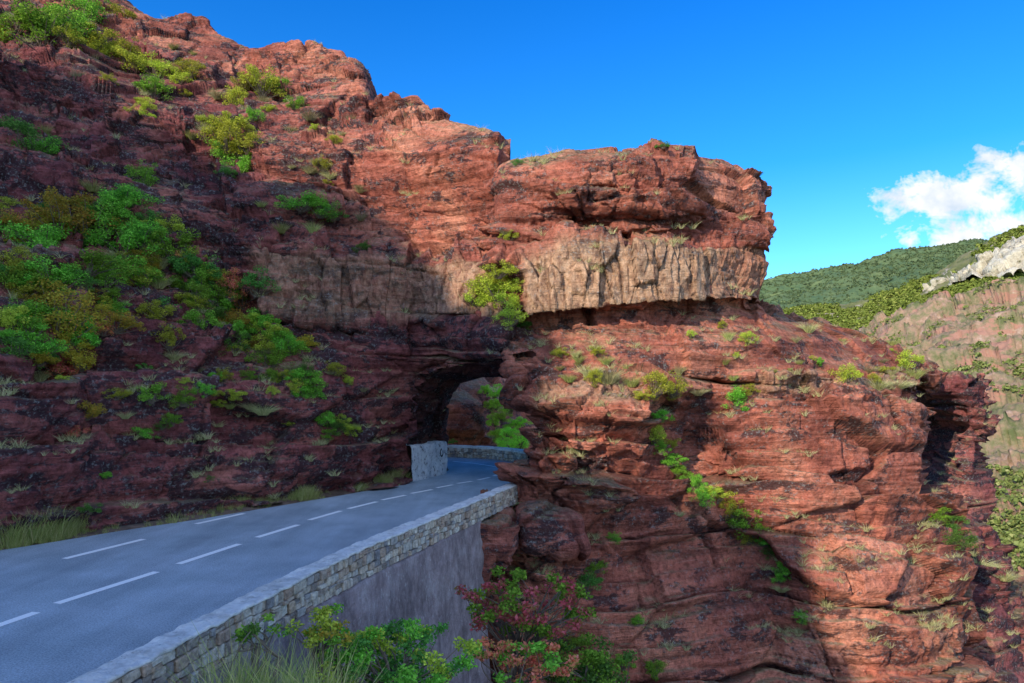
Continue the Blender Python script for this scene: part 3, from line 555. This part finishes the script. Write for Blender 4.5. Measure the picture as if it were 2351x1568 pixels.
def hillmesh(name,rows,nr,nc,amp,sc,mat,label,seed,craggy=0):
    A=np.array([[W(*p) for p in r] for r in rows],float); R_,C_,_=A.shape
    t=np.linspace(0,R_-1,nr); j=np.clip(t.astype(int),0,R_-2); g=(t-j)[:,None,None]; B=A[j]*(1-g)+A[j+1]*g
    s=np.linspace(0,C_-1,nc); i=np.clip(s.astype(int),0,C_-2); f=(s-i)[None,:,None]; G=B[:,i]*(1-f)+B[:,i+1]*f
    G=blur(G,3); n,_=normals(G); dsp=fbm(G*sc,5,seed,.6)*amp+(1-np.abs(fbm(G*sc*3,4,seed+4,.6)))*amp*.5
    if craggy:
        Fa,Fb,Id,Tl=voro(G*np.array([.045,.045,.12]),seed+31); dsp=dsp+craggy*(Tl+(Id-.5)*.7)
        Fa,Fb,Id,Tl=voro(G*np.array([.14,.14,.35]),seed+37); dsp=dsp+craggy*.4*(Tl+(Id-.5)*.7)
    G=G+n*dsp[...,None]
    obj(name,mesh_np(name,G,gridfaces(nr,nc),mat,True),None,label,'hill','structure'); return G
H1=hillmesh('hill',[[(1500,725,1300),(1750,662,1400),(1950,617,1450),(2080,580,1500),(2180,566,1500),(2270,561,1500),(2400,568,1500),(2700,605,1500)],
                   [(1500,765,1100),(1750,697,1200),(1950,657,1200),(2080,637,1200),(2180,627,1200),(2270,627,1200),(2400,627,1200),(2700,647,1200)],
                   [(1500,860,800),(1750,830,800),(1950,800,800),(2080,800,800),(2180,800,800),(2270,800,800),(2400,800,800),(2700,800,800)]],90,260,20,.012,M_h1,"distant mountain covered in dark green forest",3)
H2=hillmesh('hill',[[(1560,770,560),(1740,728,540),(1850,712,520),(1950,700,500),(2060,680,480),(2130,650,450),(2200,604,440),(2280,554,430),(2360,518,430),(2500,450,430),(2800,386,430)],
                   [(1560,810,430),(1740,780,420),(1850,765,400),(1950,755,390),(2060,735,370),(2130,712,350),(2200,685,340),(2280,660,330),(2360,640,330),(2500,600,330),(2800,560,330)],
                   [(1560,1000,300),(1740,1000,300),(1850,980,290),(1950,960,280),(2060,930,270),(2130,920,260),(2200,900,250),(2280,880,240),(2360,860,240),(2500,840,240),(2800,800,240)]],120,260,6,.03,M_h2,"sunlit wooded hillside with pale limestone outcrops",13)
H3=hillmesh('hill',[[(1850,850,270),(1950,800,260),(2010,772,250),(2080,735,245),(2200,705,235),(2300,680,225),(2400,655,220),(2600,600,210),(2900,560,200)],
                   [(1850,960,190),(1950,930,185),(2010,915,180),(2080,900,175),(2200,880,165),(2300,860,160),(2400,850,155),(2600,830,150),(2900,800,150)],
                   [(1850,1250,120),(1950,1230,118),(2010,1220,115),(2080,1210,112),(2200,1190,108),(2300,1180,105),(2400,1160,102),(2600,1140,100),(2900,1100,98)],
                   [(1850,1700,80),(1950,1690,78),(2010,1680,76),(2080,1670,75),(2200,1650,73),(2300,1640,72),(2400,1630,71),(2600,1600,70),(2900,1600,70)]],280,340,4.5,.07,M_h3,"dry reddish scrub slope across the gorge",23,5.0)
def clumps(G,N,r0,r1,mthr,sc,seed,mat,label,per=26,vcut=None,um=1700,lf=.33):
    nr,nc,_=G.shape; a=rng.integers(1,nr-1,N*10); b=rng.integers(1,nc-1,N*10); P=G[a,b]+rng.normal(0,.6,(N*10,3))*r1*[1,1,0]
    u=P[:,0]/P[:,1]*F+CU; v=HV-(P[:,2]-CH)/P[:,1]*F
    m=(fbm(P*sc,3,seed)>mthr)&(u>um)&(u<2400)
    if vcut is not None: m&=~vcut(u,v)
    P=P[m][:N]; k=len(P); r=r0+(r1-r0)*rng.random(k)**2.2
    D=rng.normal(size=(k,per,3)); D/=np.linalg.norm(D,axis=2,keepdims=True); D[...,2]=np.abs(D[...,2])*1.2-.15
    C=P[:,None]+D*r[:,None,None]*rng.uniform(.55,1,(k,per,1))
    nrm=D+rng.normal(size=D.shape)*.35; nrm/=np.linalg.norm(nrm,axis=2,keepdims=True)
    e=np.cross(nrm,rng.normal(size=D.shape)); e/=np.linalg.norm(e,axis=2,keepdims=True); f=np.cross(nrm,e); s=r[:,None,None]*lf*rng.uniform(.7,1.3,(k,per,1))
    V=np.stack([C-e*s,C+f*s,C+e*s,C-f*s],2).reshape(-1,3)
    obj('wood',mesh_np('wood',V,np.arange(len(V)).reshape(-1,4),mat,False),None,label,'trees','stuff')
M_w1=leafmat('hill_trees',(.10,.15,.03),(.19,.27,.05),(.31,.36,.09),.0)
M_w2=leafmat('scrub',(.10,.13,.04),(.18,.22,.06),(.30,.30,.12),.0)
M_w0=leafmat('far_trees',(.09,.15,.075),(.125,.19,.085),(.17,.22,.10),.0)
lim=lambda u,v:(u>2120)&(v>np.interp(u,[2120,2200,2351],[662,630,560]))&(v<np.interp(u,[2120,2200,2351],[676,652,598]))
clumps(H1,8500,1.8,3.6,-.4,.006,4,M_w0,"dense dark forest on the distant mountain",18,lf=.42)
clumps(H2,10000,1.0,2.5,-.2,.02,5,M_w1,"bright green woodland scattered over the sunlit hillside",26,lim)
clumps(H3,9500,.2,1.0,-.08,.06,6,M_w2,"scattered green scrub on the dry red slope",22,None,1950)
# ------------------------------------------------ vegetation
def leaves(C,s,asp=.6):
    N=len(C); a=rng.normal(size=(N,3)); a[:,2]*=.6; a/=np.linalg.norm(a,axis=1,keepdims=True)
    b=rng.normal(size=(N,3)); b=np.cross(a,b); b/=np.linalg.norm(b,axis=1,keepdims=True)
    s=s*rng.uniform(.6,1.3,(N,1))
    V=np.stack([C-a*s,C+b*s*asp,C+a*s,C-b*s*asp],1).reshape(-1,3)
    return V,np.arange(4*N).reshape(-1,4)
def tube(p0,p1,r0,r1,bend,n=6):
    t=np.linspace(0,1,n)[:,None]; c=p0*(1-t)+p1*t+bend*np.sin(t*np.pi); k=5; an=np.arange(k)/k*2*np.pi
    d=(p1-p0)/np.linalg.norm(p1-p0); e=np.cross(d,[.3,.9,.2]); e/=np.linalg.norm(e); f=np.cross(d,e)
    r=(r0*(1-t)+r1*t); V=c[:,None]+r[:,:,None]*(np.cos(an)[None,:,None]*e+np.sin(an)[None,:,None]*f)
    Fc=[[i*k+j,i*k+(j+1)%k,(i+1)*k+(j+1)%k,(i+1)*k+j] for i in range(n-1) for j in range(k)]
    return V.reshape(-1,3),np.array(Fc)
def bushmesh(nleaf,K,ls,hgt=1.2,mat='g',sig=.17,spread=.72):
    cs=[]
    while len(cs)<K:
        p=rng.normal(size=3)*.5
        if np.linalg.norm(p)>1.2 or np.linalg.norm(p)<.2: continue
        cs.append([p[0]*spread*1.2,p[1]*spread*1.2,.36*hgt+p[2]*.5*hgt])
    cs=np.array(cs); w=rng.uniform(.35,1,K); w/=w.sum()
    id=rng.choice(K,nleaf,p=w); sg=rng.uniform(.7,1.3,K)*sig
    D=rng.normal(size=(nleaf,3)); D/=np.linalg.norm(D,axis=1,keepdims=True)
    C=cs[id]+D*(rng.random(nleaf)**.4)[:,None]*sg[id][:,None]*1.6*np.array([1,1,.75])
    V,Fc=leaves(C,ls); fol=mesh_np('foliage',V,Fc,LM[mat])
    tb=[tube(np.array([rng.normal()*.05,rng.normal()*.05,-.25]),c,.022,.006,rng.normal(size=3)*.08) for c in cs]
    st=mesh_np('bush',*join(tb),M_bark,True); return st,fol
def blades(base,N,l,w,spread,sc=None):
    M=len(base); k=M*N; B0=np.repeat(base,N,0); s=np.repeat(sc,N)[:,None] if sc is not None else 1.0
    an=rng.uniform(0,2*np.pi,k); le=rng.uniform(.1,1,k)**.7*spread; D=np.stack([np.cos(an)*le,np.sin(an)*le,np.ones(k)],1); D/=np.linalg.norm(D,axis=1,keepdims=True)
    L_=rng.uniform(.45,1,(k,1))*l*s; side=np.cross(D,rng.normal(size=(k,3))); side/=np.linalg.norm(side,axis=1,keepdims=True); side=side*w*s
    b=B0+np.stack([np.cos(an),np.sin(an),0*an],1)*rng.uniform(0,.22,(k,1))*l*s
    mid=b+D*L_*.55; tip=b+D*L_+np.stack([np.cos(an)*le,np.sin(an)*le,-.25*le],1)*L_*.35
    V=np.stack([b-side,b+side,mid+side*.8,mid-side*.8,tip+side*.15,tip-side*.15],1).reshape(-1,3)
    o=np.arange(k)[:,None]*6; Fc=np.concatenate([o+np.array([0,1,2,3]),o+np.array([3,2,4,5])],0)
    return V,Fc
def bladesmesh(N,mat,l=1.0,w=.02,name='grass_tuft',spread=.5):
    V,Fc=blades(np.zeros((1,3)),N,l,w,spread); return mesh_np(name,V,Fc,LM[mat])
LIB={}
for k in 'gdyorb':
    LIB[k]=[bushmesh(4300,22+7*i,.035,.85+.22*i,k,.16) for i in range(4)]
LIB['s']=[bladesmesh(460,'s',.95,.007,spread=.9),bladesmesh(420,'gb',.9,.007,spread=.8),bladesmesh(520,'s',.8,.0065,spread=1.2)]
LBL={'g':("green leafy bush growing on the cliff ledge",'bush'),'d':("dark green bush rooted in the shaded rock",'bush'),'y':("yellow green sunlit shrub on the red rock",'bush'),'o':("olive and orange autumn bush on the slope",'bush'),'r':("bush with reddening autumn leaves on the slope",'bush'),'s':("dry wispy grass tuft growing on the rock",'grass')}
NB=0
def plant(P,r,k,label=None):
    global NB
    rz=random.uniform(0,6.28); sc=(r*random.uniform(.9,1.25),r*random.uniform(.9,1.25),r*random.uniform(.7,1.15))
    lib=random.choice(LIB[k]); lb,ct=LBL.get(k,LBL['g'])
    if k=='s':
        o=obj('grass_tuft',lib,None,lb,ct,None,'grass tufts on the cliff'); o.location=P;o.rotation_euler=(0,0,rz);o.scale=sc; return o
    if NB>=292: return None
    NB+=1
    o=obj('bush',lib[0],None,label or lb,ct,None,'bushes on the cliff'); o.location=P;o.rotation_euler=(random.uniform(-.15,.15),random.uniform(-.15,.15),rz);o.scale=sc
    c=obj('foliage',lib[1],o); return o
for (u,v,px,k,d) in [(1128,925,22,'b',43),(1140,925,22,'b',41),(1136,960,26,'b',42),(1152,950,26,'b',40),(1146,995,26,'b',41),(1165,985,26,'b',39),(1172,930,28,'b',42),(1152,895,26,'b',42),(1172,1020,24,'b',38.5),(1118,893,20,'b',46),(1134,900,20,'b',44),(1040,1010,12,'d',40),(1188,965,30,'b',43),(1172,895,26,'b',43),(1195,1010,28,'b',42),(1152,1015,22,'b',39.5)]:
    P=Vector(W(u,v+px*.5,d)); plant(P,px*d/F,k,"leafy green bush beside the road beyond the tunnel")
BL=[(30,60,60,'g'),(90,85,70,'g'),(150,60,50,'g'),(225,95,45,'y'),(200,40,50,'g'),(265,35,35,'y'),(320,150,50,'y'),(350,215,40,'g'),(235,120,35,'y'),(290,130,35,'y'),
(60,340,55,'d'),(12,290,40,'d'),(100,350,40,'g'),(360,170,35,'y'),
(605,205,48,'y'),(545,240,32,'y'),(560,195,28,'y'),(635,205,32,'g'),(540,290,40,'y'),(530,325,45,'y'),(565,345,45,'y'),(515,350,38,'g'),(555,395,40,'g'),(520,400,22,'d'),
(620,250,18,'y'),(710,268,32,'s'),(475,300,25,'s'),(445,312,25,'s'),(215,430,40,'s'),(500,222,30,'s'),(480,270,25,'s'),(400,110,20,'s'),(445,125,15,'s'),(670,300,25,'s'),(810,275,22,'s'),
(310,470,50,'g'),(330,420,36,'g'),(250,530,62,'g'),(180,530,70,'o'),(130,510,60,'o'),(90,570,70,'g'),(200,610,62,'g'),(30,530,55,'o'),(40,650,70,'g'),(120,650,62,'g'),(290,570,62,'g'),(350,550,52,'g'),(400,570,52,'g'),(330,630,60,'g'),(400,650,50,'g'),(450,610,50,'d'),(485,650,52,'d'),(535,650,45,'r'),(560,690,42,'r'),(585,660,40,'d'),(500,700,42,'g'),(600,745,42,'g'),(630,770,38,'g'),(665,800,32,'g'),(450,690,36,'g'),
(60,730,68,'g'),(135,750,68,'o'),(60,810,60,'g'),(185,820,48,'o'),(195,945,40,'o'),(150,850,45,'r'),(10,740,55,'y'),(265,905,26,'y'),(165,990,22,'r'),
(385,780,36,'y'),(345,905,32,'g'),(420,915,34,'g'),(470,895,22,'g'),(325,990,26,'g'),(340,860,32,'s'),(400,820,32,'s'),
(605,810,36,'s'),(610,935,48,'s'),(580,925,40,'s'),(710,900,28,'g'),(740,960,30,'g'),(770,985,26,'d'),(700,860,30,'d'),(750,1000,22,'g'),
(695,468,42,'g'),(735,482,42,'g'),(765,490,30,'d'),(830,500,24,'s'),(640,525,34,'s'),(835,575,28,'d'),(745,385,20,'y'),(700,515,30,'s'),(600,470,22,'s'),(720,530,30,'s'),
(1145,670,50,'y'),(1105,680,42,'y'),(1178,705,46,'y'),(1185,750,34,'d'),(1150,615,34,'y'),(1192,650,28,'y'),(1125,650,40,'y'),(1165,740,34,'y'),
(1190,378,16,'d'),(1520,332,18,'d'),(1160,530,22,'s'),(1165,545,18,'y'),
(1350,860,42,'s'),(1400,870,46,'s'),(1450,880,42,'s'),(1500,890,36,'y'),(1545,890,34,'y'),(1600,895,30,'s'),(1690,915,36,'g'),(1330,825,26,'s'),(1390,830,30,'s'),(1440,845,30,'s'),(1310,870,26,'s'),(1560,850,26,'s'),(1370,810,20,'y'),(1690,820,10,'y'),(1655,750,12,'y'),(1585,770,14,'y'),(1715,895,26,'y'),
(1512,955,32,'g'),(1500,1000,28,'y'),(1530,1055,32,'g'),(1562,1095,28,'y'),(1590,1110,28,'g'),(1625,1130,30,'y'),(1650,1135,36,'y'),(1700,1195,40,'g'),(1742,1215,32,'g'),(1685,1165,32,'y'),(1610,1145,28,'g'),(1480,905,24,'y'),(1535,1020,24,'y'),(1515,1030,22,'g'),(1550,1075,24,'g'),(1755,1245,26,'g'),(1722,1230,26,'y'),
(1805,1305,26,'g'),(1795,1350,28,'s'),(1770,1270,26,'d'),(1790,1330,22,'g'),(1840,1420,18,'g'),(1940,865,30,'y'),(2010,885,46,'s'),(2050,880,46,'s'),(1850,758,32,'s'),(1880,830,16,'g'),(2070,830,32,'y'),(2025,850,32,'y'),(1990,850,30,'s'),(2090,860,36,'s'),
(2180,1205,34,'d'),(2205,1250,34,'d'),(2245,1300,50,'s'),(2300,1320,36,'s'),(2150,1180,28,'g'),
(1150,1180,34,'g'),(1130,1170,22,'o'),(1160,1160,36,'s'),(1345,1340,40,'d'),(1370,1300,26,'g'),(1410,1240,16,'g'),(1460,1430,22,'g'),(1430,1520,30,'g'),(1320,1470,36,'g'),(1500,1540,30,'g'),(1560,1180,16,'s'),
(240,1090,18,'g'),(210,1170,26,'d'),(475,1100,12,'d'),(90,870,34,'s'),(100,300,25,'s')]
for i in range(36):
    u=random.uniform(0,850); v=np.interp(u,[0,850],[60,380])+random.uniform(-80,100); BL.append((u,v,random.uniform(12,30),random.choice('gyysysy')))
for i in range(26):
    u=random.uniform(140,840); v=np.interp(u,[140,840],[880,910])+random.uniform(-60,90); BL.append((u,v,random.uniform(14,28),random.choice('gssdsyy')))
for i in range(30):
    u=random.uniform(1280,2120); v=np.interp(u,[1280,1700,2120],[850,830,845])+random.uniform(-60,40); BL.append((u,v,random.uniform(8,24),random.choice('sssyss')))
for i in range(150):
    q=random.random(); u=q*700; lo=np.interp(u,[0,150,300,450,600,700],[840,810,710,740,830,890]); hi=np.interp(u,[0,150,300,450,600,700],[430,440,420,560,680,780])
    v=random.uniform(hi,lo)+20
    BL.append((u,v,random.uniform(22,46),random.choices('gdoyrs',[6,2.2,1.6,3.6,.9,1.6])[0]))
for (u,v,px,k) in BL:
    h=hit(u,v)
    if h is None:
        for dv in (8,16,28,45):
            h=hit(u,v+dv)
            if h: break
    if h is None: continue
    P,n_=h; r=px*P.y/F*1.12
    plant(P+n_*r*.15-Vector((0,0,r*.3)),r,k)
base=[];scs=[]
tries=0
while len(base)<1900 and tries<10500:
    tries+=1; u=rng.uniform(0,2330); v=rng.uniform(0,1500); h=hit(u,v)
    if h is None: continue
    P,n_=h
    if P.y>36 and u>1000 and u<1200: continue
    if n_.z<.42 or (n_.z<.65 and rng.random()<.5): continue
    if vnoise(np.array([P[:]])*.5,77)[0]<-.15: continue
    for _ in range(2):
        base.append([P.x+rng.normal()*.15,P.y+rng.normal()*.1,P.z-.05]);scs.append(rng.uniform(.3,1.0))
V,Fc=blades(np.array(base),28,.38,.0055,1.0,np.array(scs)); obj('grass',mesh_np('grass',V,Fc,LM['s']),None,"dry grass scattered along the cliff ledges",'grass','stuff')
base=[];scs=[]
for i in range(2400):
    q=rng.uniform(.2,.66); ii=int(q*259); o_=rng.uniform(.02,.8)
    p=LE[ii]+nl[ii]*o_+rng.normal(0,.05,2)
    w=fbm(np.array([[p[0]*.9,p[1]*.9,0]]),2,8)[0]
    if rng.random()>.42+w*2.4 : continue
    base.append([p[0],p[1],-.02+max(0,o_-.1)*.12]); scs.append((.22+max(0,w)*.85)*rng.uniform(.5,1.4)*(1.15 if p[1]<20 else .85)*(.45 if o_<.2 else 1))
V,Fc=blades(np.array(base),20,.8,.006,.5,np.array(scs)); obj('grass',mesh_np('grass',V,Fc,LM['gb']),None,"green and straw coloured grass tufts along the verge",'grass','stuff')
def nearbush(c,rx,rz,K,nl_,ls,mats,root,label,sig=.16):
    cs=[]
    while len(cs)<K:
        p=rng.uniform(-1,1,3)
        if .3<np.linalg.norm(p)<1: cs.append([c[0]+p[0]*rx,c[1]+p[1]*rx*.7,c[2]+p[2]*rz])
    cs=np.array(cs); root=np.array(root,float)
    hub=[root*(1-f)+np.array(c)*f+rng.normal(size=3)*.15 for f in (.45,.6,.75)]
    tb=[tube(root,h_,.05,.03,rng.normal(size=3)*.1) for h_ in hub]
    for q in cs:
        h_=hub[rng.integers(3)]; tb.append(tube(h_,q,.018,.005,rng.normal(size=3)*.12,8))
    o=obj('bush',mesh_np('bush',*join(tb),M_bark,True),None,label,'bush')
    id=rng.integers(0,K,nl_)
    D=rng.normal(size=(nl_,3)); D/=np.linalg.norm(D,axis=1,keepdims=True)
    C=cs[id]+D*(rng.random(nl_)**.6)[:,None]*sig*1.6*np.array([1,1,.6])
    V,Fc=leaves(C,ls,asp=.6)
    km=rng.integers(0,len(mats),K)[id]; me=mesh_np('foliage',V,Fc)
    for m in mats: me.materials.append(LM[m])
    me.polygons.foreach_set('material_index',km.astype(np.int32)); obj('foliage',me,o)
nearbush(W(1205,1385,12),1.25,.58,80,6400,.037,['r','g','r','g'],W(1190,1640,12),"bush with red and green autumn leaves below the wall",.10)
nearbush(W(1200,1510,11),.85,.35,44,3000,.037,['r','r','g'],W(1160,1700,11.2),"smaller bush with red autumn leaves below the wall",.09)
nearbush(W(900,1510,9.5),1.25,.42,85,10500,.029,['g','g','d','y'],W(920,1750,9.5),"spreading green bush against the retaining wall",.10)
nearbush(W(740,1440,9),.5,.25,24,1700,.026,['o','g','y'],W(780,1700,9.2),"thin green and orange branches in front of the wall",.08)
nearbush(W(1350,1530,12),.95,.42,40,5000,.032,['g','d'],W(1340,1750,12.3),"dark green bush on the slope below the road",.12)
nearbush(W(590,1440,7.6),.22,.2,10,500,.025,['g','d'],W(600,1640,7.6),"small green sprig growing out of the stone wall",.06)
base=np.array([W(rng.uniform(480,780),rng.uniform(1620,1700),rng.uniform(6.9,8.6)) for _ in range(60)])
V,Fc=blades(base,26,1.0,.005,.55,rng.uniform(.5,1.0,60)); obj('grass',mesh_np('grass',V,Fc,LM['gb']),None,"long green grass below the parapet wall",'grass','stuff')
# ------------------------------------------------ sun, shading spur behind the viewpoint
S=np.array([-.55,-.72,.42]); S/=np.linalg.norm(S)
YP=-34.0
bd=[(-700,-150,36),(-200,120,33),(60,150,33),(200,190,33),(310,260,31),(430,330,30.5),(520,410,29),(640,440,28.8),(740,440,29.2),(830,460,29),(905,540,28),(1000,600,26.4),(1090,690,24.6),(1200,735,23.8),(1275,790,23.6),(1225,860,22.6),(1190,960,21.9),(1215,1060,21.3),(1280,1120,21.2),(1400,1080,21.3),(1500,1150,21.8),(1600,1110,23),(1700,1180,23),(1760,1240,22.5),(1880,1220,22.2),(1840,1400,21),(1920,1480,20),(1880,1600,20),(2000,2000,18)]
cr=[]
for (u,v,d) in bd:
    p=np.array(W(u,v,d)); k=(YP-p[1])/S[1]; q=p+S*k; cr.append([q[0],q[2]])
cr=resamp(cr,600); c3=np.stack([cr[:,0],cr[:,1],0*cr[:,0]],1)
wl=(.75+1.0*np.clip(1-np.arange(600)/250,0,1))[:,None]
cr+=np.stack([fbm(c3*.6,5,3,.75),fbm(c3*.6,5,4,.75)],1)*1.7*wl
G=[]
bx=np.linspace(-110,cr[-1,0]-2,600)
for j,f in enumerate(np.linspace(0,1,24)):
    row=np.stack([cr[:,0]*(1-f)+bx*f, np.full(600,YP)-f*10*np.sin(f*3)+0*f, cr[:,1]*(1-f)+(-14)*f],1); G.append(row)
back=[np.stack([cr[:,0]-6,np.full(600,YP-12),cr[:,1]-6],1)]
G=np.array(back+G); G[2:]+=(fbm(G[2:]*.15,3,8)*1.5)[...,None]*np.array([0,1,0])
obj('hillside',mesh_np('hillside',G,gridfaces(25,600),M_rock,True,{'band':np.zeros(G.shape[:2]),'cav':np.zeros(G.shape[:2])}),None,"steep rocky spur on the near side of the gorge",'hillside','structure')
sun=bpy.data.lights.new('sun','SUN'); sun.energy=5.0; sun.angle=math.radians(.5); sun.color=(1,.89,.70)
so=bpy.data.objects.new('sun',sun); COL.objects.link(so); so.rotation_euler=Vector(S).to_track_quat('Z','Y').to_euler()
elev=math.asin(S[2])
wd=bpy.data.worlds.new("World"); scene.world=wd; wd.use_nodes=True
t=NT(wd)
sk=t.n('ShaderNodeTexSky'); sk.sky_type='NISHITA'; sk.sun_disc=False; sk.sun_elevation=elev; sk.sun_rotation=math.atan2(S[0],S[1]); sk.altitude=900; sk.air_density=1.0; sk.dust_density=.3; sk.ozone_density=3.0
tc=t.n('ShaderNodeTexCoord'); sx=t.n('ShaderNodeSeparateXYZ'); t.l(tc.outputs['Generated'],sx.inputs[0])
tint=t.ramp(sx.outputs[2],[(0,(.75,.92,1.0)),(.13,(.38,.78,1)),(.3,(.10,.58,1.0)),(.55,(.02,.46,1.0))])
sky=t.mix(1.0,sk.outputs[0],tint,'MULTIPLY')
g=t.n('ShaderNodeVectorMath',operation='SCALE'); t.l(sky,g.inputs[0]); g.inputs['Scale'].default_value=1.9; sky=g.outputs[0]
ya=t.math('MAXIMUM',sx.outputs[1],.05); a=t.math('DIVIDE',sx.outputs[0],ya); b=t.math('DIVIDE',sx.outputs[2],ya)
cx=t.n('ShaderNodeCombineXYZ'); t.l(a,cx.inputs[0]); t.l(b,cx.inputs[1])
nz=t.noise(t.mapv(cx.outputs[0],(1,1.2,1)),15,5,.68,.2)
def ell(ca,cb,ra,rb):
    x=t.math('DIVIDE',t.math('SUBTRACT',a,ca),ra); y=t.math('DIVIDE',t.math('SUBTRACT',b,cb),rb)
    return t.math('SUBTRACT',1,t.math('SQRT',t.math('ADD',t.math('MULTIPLY',x,x),t.math('MULTIPLY',y,y))))
e1=t.math('MAXIMUM',t.math('MAXIMUM',ell(.605,.28,.08,.036),ell(.75,.32,.09,.042)),t.math('MAXIMUM',ell(.69,.235,.12,.036),ell(.68,.285,.08,.038)))
cl=t.math('ADD',e1,t.math('MULTIPLY',t.math('SUBTRACT',nz,.5),3.8))
cm=t.ramp(cl,[(.0,0),(.25,.5),(.6,1)])
cs=t.ramp(t.noise(cx.outputs[0],16,5,.6),[(.3,(4.6,5.4,6.4)),(.55,(7.0,7.1,7.2))])
fin=t.mix(cm,sky,cs)
bk=t.ramp(t.math('MULTIPLY',sx.outputs[1],-1),[(.0,0),(.25,1)])
bn=t.ramp(t.noise(tc.outputs['Generated'],2.2,5,.6),[(.38,0),(.55,1)])
upm=t.ramp(sx.outputs[2],[(0.02,0),(.1,1)])
bm_=t.math('MULTIPLY',t.math('MULTIPLY',bk,bn),upm)
fin=t.mix(bm_,fin,(5.6,7.0,9.8))  # unseen bright cloud cover behind the camera, added as fill light
bg=t.n('ShaderNodeBackground'); bg.inputs['Strength'].default_value=.15; t.l(fin,bg.inputs['Color'])
ow=t.n('ShaderNodeOutputWorld'); t.l(bg.outputs[0],ow.inputs[0])
cam=bpy.data.cameras.new('camera'); cam.lens=24; cam.sensor_width=36; cam.shift_y=116/2351; cam.clip_end=20000; cam.clip_start=.1
co_=bpy.data.objects.new('camera',cam); COL.objects.link(co_); co_.location=(0,0,CH); co_.rotation_euler=(math.pi/2,0,0); scene.camera=co_
scene.view_settings.view_transform='Standard'; scene.view_settings.look='None'; scene.view_settings.exposure=0
